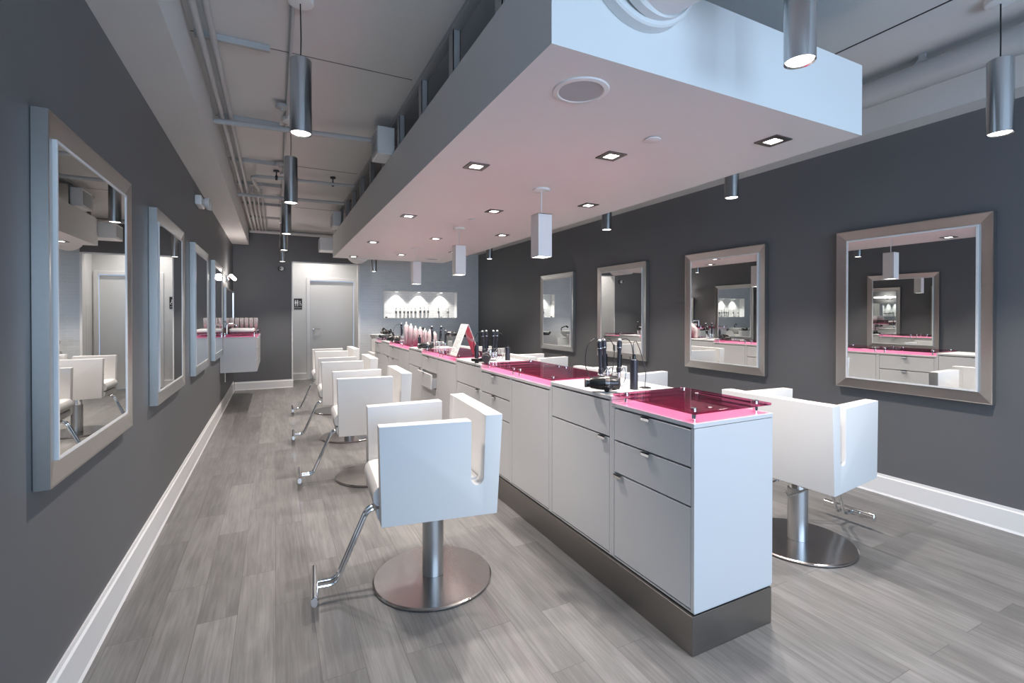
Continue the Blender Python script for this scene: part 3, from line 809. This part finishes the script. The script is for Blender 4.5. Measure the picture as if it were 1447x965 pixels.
for k in range(6):
    x = -.60 + .066 * k
    lb = 'clear footed glass of pink blossoms on the vanity, ' + ['closest to the wall', 'second from the wall', 'third from the wall', 'fourth from the wall', 'fifth from the wall', 'outermost'][k]
    if g0 is None:
        g0 = thing('glass_vase', (x, 8.66, zt), 0, lb, 'vase', 'glasses lined up on the vanity')
        bm = new(); lathe(bm, [(.020, 0), (.020, .004), (.006, .012), (.018, .03), (.026, .08), (.029, .205), (.027, .205), (.024, .08), (.014, .032)], n=24, top=False); mk('glass', bm, M['frost'], g0)
        bm = new()
        for q in range(7):
            a = q * 2.4; bmesh.ops.create_icosphere(bm, subdivisions=1, radius=.009, matrix=Matrix.Translation((.010 * math.cos(a), .010 * math.sin(a), .045 + .009 * q)))
        mk('blossoms', bm, M['pinkp'], g0)
    else: dup(g0, (x, 8.66, zt), 0, lb)
t = thing('vanity_mirror', (XL, 8.62, 1.43), 0, 'thin framed mirror above the vanity at the end of the left wall', 'mirror')
bm = new()
for a in ((-.72, .72, -.29, -.265), (-.72, .72, .265, .29), (-.72, -.695, -.265, .265), (.695, .72, -.265, .265)): box(bm, .002, .03, *a)
mk('frame', bm, M['frame'], t, False)
mk('mirror_glass', bx(.003, .02, -.694, .694, -.264, .264), M['mirror'], t, False)
t = thing('vanity_light', (XL, 8.35, 1.88), 0, 'lit tube wall light above the vanity mirror', 'wall light')
mk('backplate', bx(.002, .03, -.12, .12, -.05, .03, .004, 1), M['chrome'], t)
bm = new(); tube(bm, [(.028, 0, 0), (.06, 0, .005)], .012, 10); mk('arm', bm, M['chrome'], t)
bm = new(); tube(bm, [(.085, -.36, .01), (.085, .36, .01)], .026, 18); mk('tube', bm, M['tube'], t)
pl = bpy.data.lights.new('vanity_lamp', 'POINT'); pl.energy = 9; pl.color = WARM; pl.shadow_soft_size = .05
po = bpy.data.objects.new('vanity_lamp', pl); po.location = (.17, 0, .01); C.objects.link(po); po.parent = t
bm = new(); tube(bm, [(XL + .05, 7.38, .43), (XL + .05, 7.38, .5545)], .012, 10); tag(mk('drain_pipe', bm, M['chrome']), 'short chrome pipe stub under the vanity cabinet', 'pipe')
# restroom sign
t = thing('restroom_sign', (.425, 10.6, 1.545), 0, 'black restroom sign with white figures beside the white door', 'sign')
mk('plate', bx(-.075, .075, -.008, -.001, -.11, .11, .002, 1), M['blackm'], t, False)
bm = new()
def fig(cx, skirt):
    lathe(bm, [(.010, -.0105), (.010, -.008)], (cx, 0, .070), 16, 'y')
    w = .017 if skirt else .012
    prism(bm, [(cx - .012, .056), (cx + .012, .056), (cx + w, .005), (cx + .007, .005), (cx + .007, -.045), (cx - .007, -.045), (cx - .007, .005), (cx - w, .005)], .0025, 'xz', -.0105)
fig(-.045, True); fig(-.008, False)
# wheelchair figure
lathe(bm, [(.008, -.0105), (.008, -.008)], (.036, 0, .052), 14, 'y')
prism(bm, [(.031, .042), (.041, .042), (.042, .010), (.056, .008), (.064, -.026), (.058, -.028), (.050, .000), (.034, .002)], .0025, 'xz', -.0105)
for q in range(14):
    a0, a1 = 2 * math.pi * q / 14, 2 * math.pi * (q + 1) / 14
    if q in (0, 1, 2): continue
    prism(bm, [(.038 + .016 * math.cos(a0), -.018 + .016 * math.sin(a0)), (.038 + .020 * math.cos(a0), -.018 + .020 * math.sin(a0)), (.038 + .020 * math.cos(a1), -.018 + .020 * math.sin(a1)), (.038 + .016 * math.cos(a1), -.018 + .016 * math.sin(a1))], .0025, 'xz', -.0105)
mk('figures', bm, M['white'], t, False)
cu = bpy.data.curves.new('restroom_text', 'FONT'); cu.body = 'RESTROOM'; cu.size = .026; cu.align_x = 'CENTER'; cu.extrude = .0008
to = bpy.data.objects.new('tmp_text', cu); C.objects.link(to)
me = bpy.data.meshes.new_from_object(to.evaluated_get(bpy.context.evaluated_depsgraph_get())); bpy.data.objects.remove(to)
for v in me.vertices: v.co = Vector((v.co.x, -.009 - v.co.z, v.co.y - .085))
me.materials.clear(); me.materials.append(M['white'])
o = bpy.data.objects.new('lettering', me); C.objects.link(o); o.parent = t
# camera dome
t = thing('security_camera', (.10, YB, 2.16), 0, 'small round security camera on the dark back wall', 'security camera')
bm = new(); lathe(bm, [(.045, 0), (.045, -.02), (.03, -.03)], (0, -.001, 0), 24, 'y'); mk('mount', bm, M['blackm'], t)
bm = new(); bmesh.ops.create_uvsphere(bm, u_segments=20, v_segments=12, radius=.038, matrix=Matrix.Translation((.012, -.055, 0))); mk('lens_ball', bm, M['white'], t)
bm = new(); lathe(bm, [(.016, -.0), (.016, -.006)], (-.006, -.089, .0), 20, 'y'); mk('lens', bm, M['black'], t)

# ---------------------------------------------------------------- niche bottles and lights
bshape = [(.016, 0), (.0175, .004), (.0175, .115), (.014, .128), (.008, .134), (.008, .142), (.010, .144), (.010, .170), (.008, .173)]
b0 = None
pxs = [480, 525, 572, 615, 655, 700, 755, 800, 843, 962, 1068]
for k, p_ in enumerate(pxs):
    px = 500 + p_ / 8.04
    ph = R(26.53) + math.atan((px - 723.5) / 671.5); yb_ = YT + .07; x = yb_ * math.tan(ph)
    big = 1.22 if k in (6, 7, 8) else 1.12
    lb = 'white bottle in the lit niche, ' + ('number %d from the left end' % (k + 1) if k < 9 else ('standing alone right of the close row' if k == 9 else 'rightmost of all'))
    lb = lb.replace('number 1 from', 'first from').replace('number 2 from', 'second from').replace('number 3 from', 'third from').replace('number 4 from', 'fourth from').replace('number 5 from', 'fifth from').replace('number 6 from', 'sixth from').replace('number 7 from', 'seventh from').replace('number 8 from', 'eighth from').replace('number 9 from', 'ninth from')
    if b0 is None:
        b0 = thing('product_bottle', (x, yb_, NZ0), 0, lb, 'bottle', 'white bottles in the lit niche')
        bm = new(); lathe(bm, bshape, n=20); mk('bottle_body', bm, M['white'], b0)
        bm = new(); lathe(bm, [(.0178, .075), (.0178, .112)], n=20, top=False, bottom=False); mk('label_band', bm, M['label'], b0)
        b0.scale = (1.25, 1.25, big * 1.1)
    else:
        c = dup(b0, (x, yb_, NZ0), 0, lb); c.scale = (1.25, 1.25, big * 1.1)
bm = new(); lathe(bm, [(.028, 0), (.03, .005), (.03, .03), (.027, .034)], (3.18, YT + .07, NZ0), 20); tag(mk('cream_jar', bm, M['white']), 'short white jar between the two right niche bottles', 'jar')
bm = new(); lathe(bm, [(.022, 0), (.022, .02), (.018, .024)], (2.03, YT + .05, NZ0), 18); tag(mk('cream_jar', bm, M['blackm']), 'small black jar in the left corner of the niche', 'jar')
for x in (2.25, 2.72, 3.20):
    t = thing('niche_light', (x, YT + .08, NZ1), 0, 'small round downlight in the top of the wall niche, ' + {2.25: 'left', 2.72: 'middle', 3.20: 'right'}[x], 'ceiling light', 'downlights in the niche')
    bm = new(); lathe(bm, [(.03, -.006), (.034, 0)], n=20, bottom=False); mk('trim_ring', bm, M['white'], t)
    bm = new(); lathe(bm, [(.001, -.0065), (.028, -.0065)], n=20, top=False, bottom=False); mk('lens', bm, M['lamp'], t)
    spot('niche_lamp', (0, 0, -.012), NICHE_W, 110, .6, t, (1, .96, .9), .02)

# ---------------------------------------------------------------- shampoo stations by the tiled wall
def shampoo(x, label, first=None):
    if first is not None: return dup(first, (x, 8.75, 0), 0, label)
    t = thing('shampoo_chair', (x, 8.75, 0), 0, label, 'shampoo chair', 'shampoo chairs along the tiled wall')
    mk('pedestal', bx(-.16, .16, .30, .85, .002, .78, .03, 2), M['white'], t)
    bm = new()
    prof = [(.05, 0), (.16, .03), (.215, .10), (.225, .15), (.215, .15), (.15, .06), (.04, .03)]
    lathe(bm, prof, (0, .52, .80), 32, top=False); mk('basin', bm, M['white'], t)
    bm = new(); tube(bm, [(-.10, .28, .94), (-.05, .26, .90), (.05, .26, .90), (.10, .28, .94)], .025, 10); mk('neck_rest', bm, M['blackm'], t)
    bm = new(); tube(bm, fillet([(.12, .70, .90), (.12, .70, 1.02), (.05, .60, 1.06)], .03), .012, 8); tube(bm, [(.05, .60, 1.06), (.02, .56, 1.03)], .02, 10); mk('spray_hose', bm, M['black'], t)
    bm = new(); prism(bm, [(.16, .42), (.26, .46), (.30, .88), (.21, .88)], .50, 'yz', -.25); bmesh.ops.bevel(bm, geom=bm.edges[:], offset=.015, segments=2, affect='EDGES'); mk('backrest', bm, M['leather'], t)
    mk('seat', bx(-.25, .25, -.32, .20, .36, .47, .025, 3), M['leather'], t)
    for s in (-1, 1): mk('armrest', bx(min(s * .255, s * .32), max(s * .255, s * .32), -.30, .20, .20, .66, .015, 2), M['leather'], t)
    mk('seat_base', bx(-.22, .22, -.25, .25, .002, .355, .01, 1), M['leather'], t)
    return t
s0 = shampoo(1.84, 'white shampoo chair and basin at the left by the tiled wall, behind the island end')
shampoo(2.62, 'white shampoo chair with basin by the tiled wall, middle one', s0)
shampoo(3.42, 'white shampoo chair with basin by the tiled wall, next to the right wall', s0)

# ---------------------------------------------------------------- hair tools on the raised units
def rot_about(bm, mtx):
    for v in bm.verts: v.co = mtx @ v.co
def iron_proto():
    t = thing('curling_iron', (0, 0, 0), 0, 'x', 'curling iron', None)
    bm = new(); lathe(bm, [(.012, .07), (.0135, .08), (.0135, .095), (.0100, .10), (.0108, .19), (.0132, .20), (.0138, .222), (.0130, .240), (.009, .246)], n=20); mk('handle', bm, M['slate'], t)
    bm = new(); lathe(bm, [(.0110, .02), (.0110, .069)], n=18); mk('barrel', bm, M['chrome'], t)
    bm = new()
    lathe(bm, [(.0137, .206), (.0142, .207), (.0140, .210)], n=20)
    mk('trim_rings', bm, M['chrome'], t)
    bm = new(); lathe(bm, [(.009, .2465), (.0095, .252), (.006, .257)], n=16); mk('tip_cap', bm, M['white'], t)
    bm = new(); box(bm, .011, .018, -.006, .006, .10, .17, .002, 1); mk('clamp_lever', bm, M['black'], t)
    return t
I0 = iron_proto()
I0_used = [False]
TOP = .935
def iron(x, y, tilt, tdir, label, group, cord=None, s=1.0):
    if not I0_used[0]:
        c = I0; I0_used[0] = True
    else: c = copy_tree(I0)
    c.location = (x, y, TOP + .004); c['label'] = label; c['group'] = group
    c.rotation_euler = (0, R(tilt), R(tdir)); c.scale = (s, s, s)
    for k_ in [q for q in bpy.data.objects if q.parent == c and q.name.startswith('cord')]: bpy.data.objects.remove(k_)
    if cord:
        # cord in the iron's local frame
        bpy.context.view_layer.update()
        inv = c.matrix_world.inverted() if False else (Matrix.Translation(c.location) @ c.rotation_euler.to_matrix().to_4x4() @ Matrix.Diagonal((s, s, s, 1))).inverted()
        bm = new(); tube(bm, [inv @ Vector(p) for p in smooth_path(cord, 7)], .0024 / s, 7); mk('cord', bm, M['cord'], c)
    return c
def dryer(x, y, z, yaw, label, group, s=1.0):
    t = thing('hair_dryer', (x, y, z), R(yaw), label, 'hair dryer', group)
    bm = new()   # barrel along local x: nozzle at -x, grille at +x
    lathe(bm, [(.020, -.105), (.024, -.10), (.024, -.078), (.030, -.07), (.037, -.03), (.041, .02), (.040, .06), (.036, .075)], n=32, axis='x'); mk('barrel', bm, M['black'], t)
    bm = new(); lathe(bm, [(.035, .0755), (.036, .082), (.030, .088), (.001, .089)], n=32, axis='x', bottom=False); mk('rear_grille', bm, M['blackm'], t)
    bm = new(); tube(bm, [(.035, -.01, -.015), (.020, -.07, -.02), (.0, -.13, -.018)][::1], [.018, .017, .014], 14)
    mk('handle', bm, M['black'], t)
    bm = new(); lathe(bm, [(.0245, -.104), (.0255, -.10), (.0255, -.094)], n=28, axis='x', top=False, bottom=False); lathe(bm, [(.0412, .005), (.0418, .02), (.0412, .03)], n=32, axis='x', top=False, bottom=False); mk('trim_rings', bm, M['gun'], t)
    t.scale = (s, s, s)
    return t
def holder(x, y, rings, label, group):
    t = thing('tool_holder', (x, y, TOP), 0, label, 'tool holder', group)
    bm = new(); lathe(bm, [(.055, 0), (.055, .004), (.05, .006)], n=32); tube(bm, [(0, 0, .005), (0, 0, .09)], .006, 10); mk('stand', bm, M['chrome'], t)
    for (dx, dy) in rings:
        bm = new()
        pts = []
        for q in range(40):
            a = q / 40 * 2 * math.pi * 3.5; pts.append((dx + .018 * math.cos(a), dy + .018 * math.sin(a), .078 - .0013 * q))
        tube(bm, pts, .0018, 6); tube(bm, [(0, 0, .075), (dx * .8, dy * .8, .075)], .003, 6)
        tube(bm, smooth_path([(dx + .018, dy, .078), (dx + .03, dy - .01, .10), (dx + .035, dy - .02, .08), (dx + .02, dy - .03, .03), (dx + .0, dy - .02, .004)], 5), .0025, 6)
        mk('coil_ring', bm, M['chrome'], t)
    return t
def sprayer(x, y, r, h, label, group, cord=None):
    t = thing('spray_can', (x, y, TOP), 0, label, 'can', group)
    bm = new(); lathe(bm, [(r, 0), (r, .003), (r * .98, h), (r * .8, h + .004)], n=24); mk('can_body', bm, M['slate'], t)
    bm = new(); lathe(bm, [(r * .45, h + .004), (r * .45, h + .02), (r * .3, h + .03)], n=16); mk('nozzle', bm, M['black'], t)
    if cord:
        bm = new(); tube(bm, [Vector(p) - Vector((x, y, TOP)) for p in smooth_path(cord, 7)], .0022, 6); mk('cord', bm, M['cord'], t)
    return t
# nearest rack
G = 'hair tools on the nearest raised unit'
holder(1.645, 2.115, [(-.055, -.02), (.017, .037), (.063, -.017)], 'chrome coil tool holder on the nearest raised unit', None)
iron(1.590, 2.095, -3, 0, 'upright curling iron at the left of the nearest tool rack', G, [(1.583, 2.095, 1.18), (1.55, 2.10, 1.20), (1.50, 2.10, 1.16), (1.49, 2.10, 1.05), (1.53, 2.08, .96)])
iron(1.662, 2.152, -3, 0, 'upright curling iron leaning behind in the nearest tool rack', G, [(1.62, 2.14, 1.18), (1.67, 2.15, 1.20), (1.71, 2.14, 1.15), (1.70, 2.13, 1.06), (1.66, 2.10, .98)])
iron(1.708, 2.098, 2, 0, 'upright curling iron at the right of the nearest tool rack', G, [(1.712, 2.095, 1.185), (1.76, 2.09, 1.195), (1.79, 2.08, 1.15), (1.77, 2.05, 1.05), (1.74, 2.04, 1.10)])
dryer(1.497, 1.955, .982, -30, 'glossy black hair dryer lying in front of the nearest tool rack', G, .92)
sprayer(1.700, 1.960, .021, .155, 'tall dark cylinder standing right of the nearest hair dryer', G, [(1.70, 1.96, 1.11), (1.705, 1.97, 1.17), (1.73, 1.975, 1.185), (1.765, 1.97, 1.10), (1.785, 1.965, 1.02), (1.77, 1.955, .94)])
bm = new(); lathe(bm, [(.03, 0), (.032, .003), (.028, .005)], (1.775, 1.958, TOP), 24); tag(mk('cord_grommet', bm, M['chrome']), 'round chrome cord grommet set in the nearest raised top', 'grommet')
# second rack
G = 'hair tools on the second raised unit'
holder(1.64, 3.70, [(-.05, .0), (-.01, .04), (.03, .0), (.065, .03)], 'chrome coil tool holder on the second raised unit', None)
iron(1.585, 3.70, -4, 0, 'upright curling iron, leftmost in the second tool rack', G, [(1.575, 3.70, 1.17), (1.53, 3.70, 1.18), (1.49, 3.70, 1.10), (1.50, 3.69, 1.0), (1.53, 3.68, .95)])
iron(1.625, 3.74, -1, 0, 'upright curling iron, tallest looking one in the second tool rack', G)
iron(1.665, 3.70, 1, 0, 'upright curling iron, third in the second tool rack', G)
iron(1.705, 3.73, 3, 0, 'upright curling iron, rightmost in the second tool rack', G, [(1.712, 3.73, 1.17), (1.76, 3.72, 1.16), (1.78, 3.71, 1.08), (1.77, 3.70, .99), (1.75, 3.70, .95)])
dryer(1.545, 3.56, .978, -118, 'black hair dryer lying with its round grille facing the camera', G, .92)
sprayer(1.475, 3.60, .017, .14, 'slim black bottle at the left of the second tool rack', G)
sprayer(1.80, 3.69, .022, .11, 'short dark bottle at the right of the second tool rack', G)
# third rack
G = 'hair tools on the third raised unit'
holder(1.70, 5.42, [(-.05, -.02), (.03, .02), (.08, -.02)], 'chrome coil tool holder on the third raised unit', None)
iron(1.66, 5.42, -2, 0, 'upright black curling iron, left one in the third tool rack', G, [(1.655, 5.42, 1.18), (1.60, 5.42, 1.18), (1.56, 5.42, 1.10), (1.57, 5.40, .97)])
iron(1.74, 5.44, 8, 0, 'black curling iron leaning right in the third tool rack', G, [(1.76, 5.44, 1.18), (1.81, 5.43, 1.17), (1.83, 5.43, 1.08)])
iron(1.80, 5.38, 2, 0, 'lowest black curling iron at the right of the third tool rack', G, s=.8)
dryer(1.545, 5.285, .978, -8, 'black hair dryer lying in front of the third tool rack', G, .95)
dryer(1.87, 5.35, 1.10, 160, 'black hair dryer raised at the right of the third tool rack', G, .75)
sprayer(1.50, 5.40, .018, .13, 'slim black bottle standing behind the third hair dryer', G)
# fourth rack
G = 'hair tools on the farthest raised unit'
holder(1.68, 7.10, [(-.05, .0), (.03, .0)], 'chrome coil tool holder on the farthest raised unit', None)
iron(1.70, 7.12, 0, 0, 'upright black curling iron in the farthest tool rack', G, [(1.70, 7.12, 1.19), (1.62, 7.12, 1.17), (1.58, 7.12, 1.06), (1.63, 7.10, .97)])
iron(1.62, 7.14, -25, 0, 'curling iron tilted left in the farthest tool rack', G, s=.8)
dryer(1.55, 6.95, .978, -20, 'black hair dryer lying in front of the farthest tool rack', G, 1.0)
dryer(1.50, 7.25, 1.06, 20, 'black hair dryer standing at the left of the farthest tool rack', G, .8)

# pale pink bottles
hs = [.285, .265, .235, .225, .205, .195, .17]
P0 = None
for k, h in enumerate(hs):
    x = 1.50 + .043 * k; y = 6.02 - .062 * k
    lb = 'pale pink round bottle on the magenta glass, ' + ['tallest at the left end', 'second tallest from the left', 'third from the left', 'fourth from the left', 'fifth from the left', 'sixth from the left', 'shortest at the right end'][k]
    if P0 is None:
        P0 = thing('lotion_bottle', (x, y, .951), 0, lb, 'bottle', 'pale pink bottles on the island')
        bm = new(); lathe(bm, [(.024, 0), (.027, .01), (.027, .78), (.020, .87), (.010, .90)], n=24)
        for v in bm.verts: pass
        mk('bottle_body', bm, M['pbottle'], P0)
        bm = new(); lathe(bm, [(.012, .90), (.012, .98), (.010, 1.0)], n=16); mk('cap', bm, M['white'], P0)
        P0.scale = (1, 1, h)
    else:
        c = dup(P0, (x, y, .951), 0, lb); c.scale = (1, 1, h)

# A-frame sign
t = thing('tabletop_sign', (1.60, 4.20, .950), R(-4), 'white and pink A-frame price sign standing on the island', 'sign')
def panel(x0, xt, mat_, name):
    bm = new()
    prism(bm, [(x0, 0), (x0 + .004, 0), (xt + .004, .285), (xt, .285)], .22, 'xz', -.11)
    return mk(name, bm, mat_, t, False)
p1 = panel(-.115, -.006, M['white'], 'front_panel')
p2 = panel(.115 - .004, .002, M['white'], 'rear_panel')
bm = new(); prism(bm, [(-.006, .283), (.006, .283), (.006, .290), (-.006, .290)], .22, 'xz', -.11); mk('ridge', bm, M['white'], t, False)
def on_panel(x0, xt, z0, z1, y0, y1, off, m_, name, par):
    f = lambda z: x0 + (xt - x0) * z / .285
    bm = new(); vs4 = [bm.verts.new((f(z) + off, y, z)) for (y, z) in ((y0, z0), (y1, z0), (y1, z1), (y0, z1))]; bm.faces.new(vs4)
    return bm
bm = new(); bm.free()
# rows of fine print on the left panel (outer face)
bm = new(); f1 = lambda z: -.115 + .109 * z / .285 - .0008
random.seed(3)
for z in [.03 + .0125 * k for k in range(19)]:
    y = -.09
    while y < .085:
        w = random.uniform(.008, .03)
        if random.random() < .7:
            bm.faces.new([bm.verts.new((f1(zz), yy, zz)) for yy, zz in ((y, z), (min(y + w, .09), z), (min(y + w, .09), z + .004), (y, z + .004))])
        y += w + .008
mk('fine_print', bm, M['label'], p1, False)
f2 = lambda z: .111 - .109 * z / .285 - .0008
bm = new()
bm.faces.new([bm.verts.new((f2(z), y, z)) for y, z in ((-.108, .004), (.108, .004), (.108, .15), (-.02, .12), (-.108, .135))])
bm.faces.new([bm.verts.new((f2(z), y, z)) for y, z in ((-.108, .165), (-.03, .15), (.06, .18), (.05, .25), (-.03, .272), (-.108, .25))])
mk('pink_artwork', bm, M['pinkart'], p2, False)
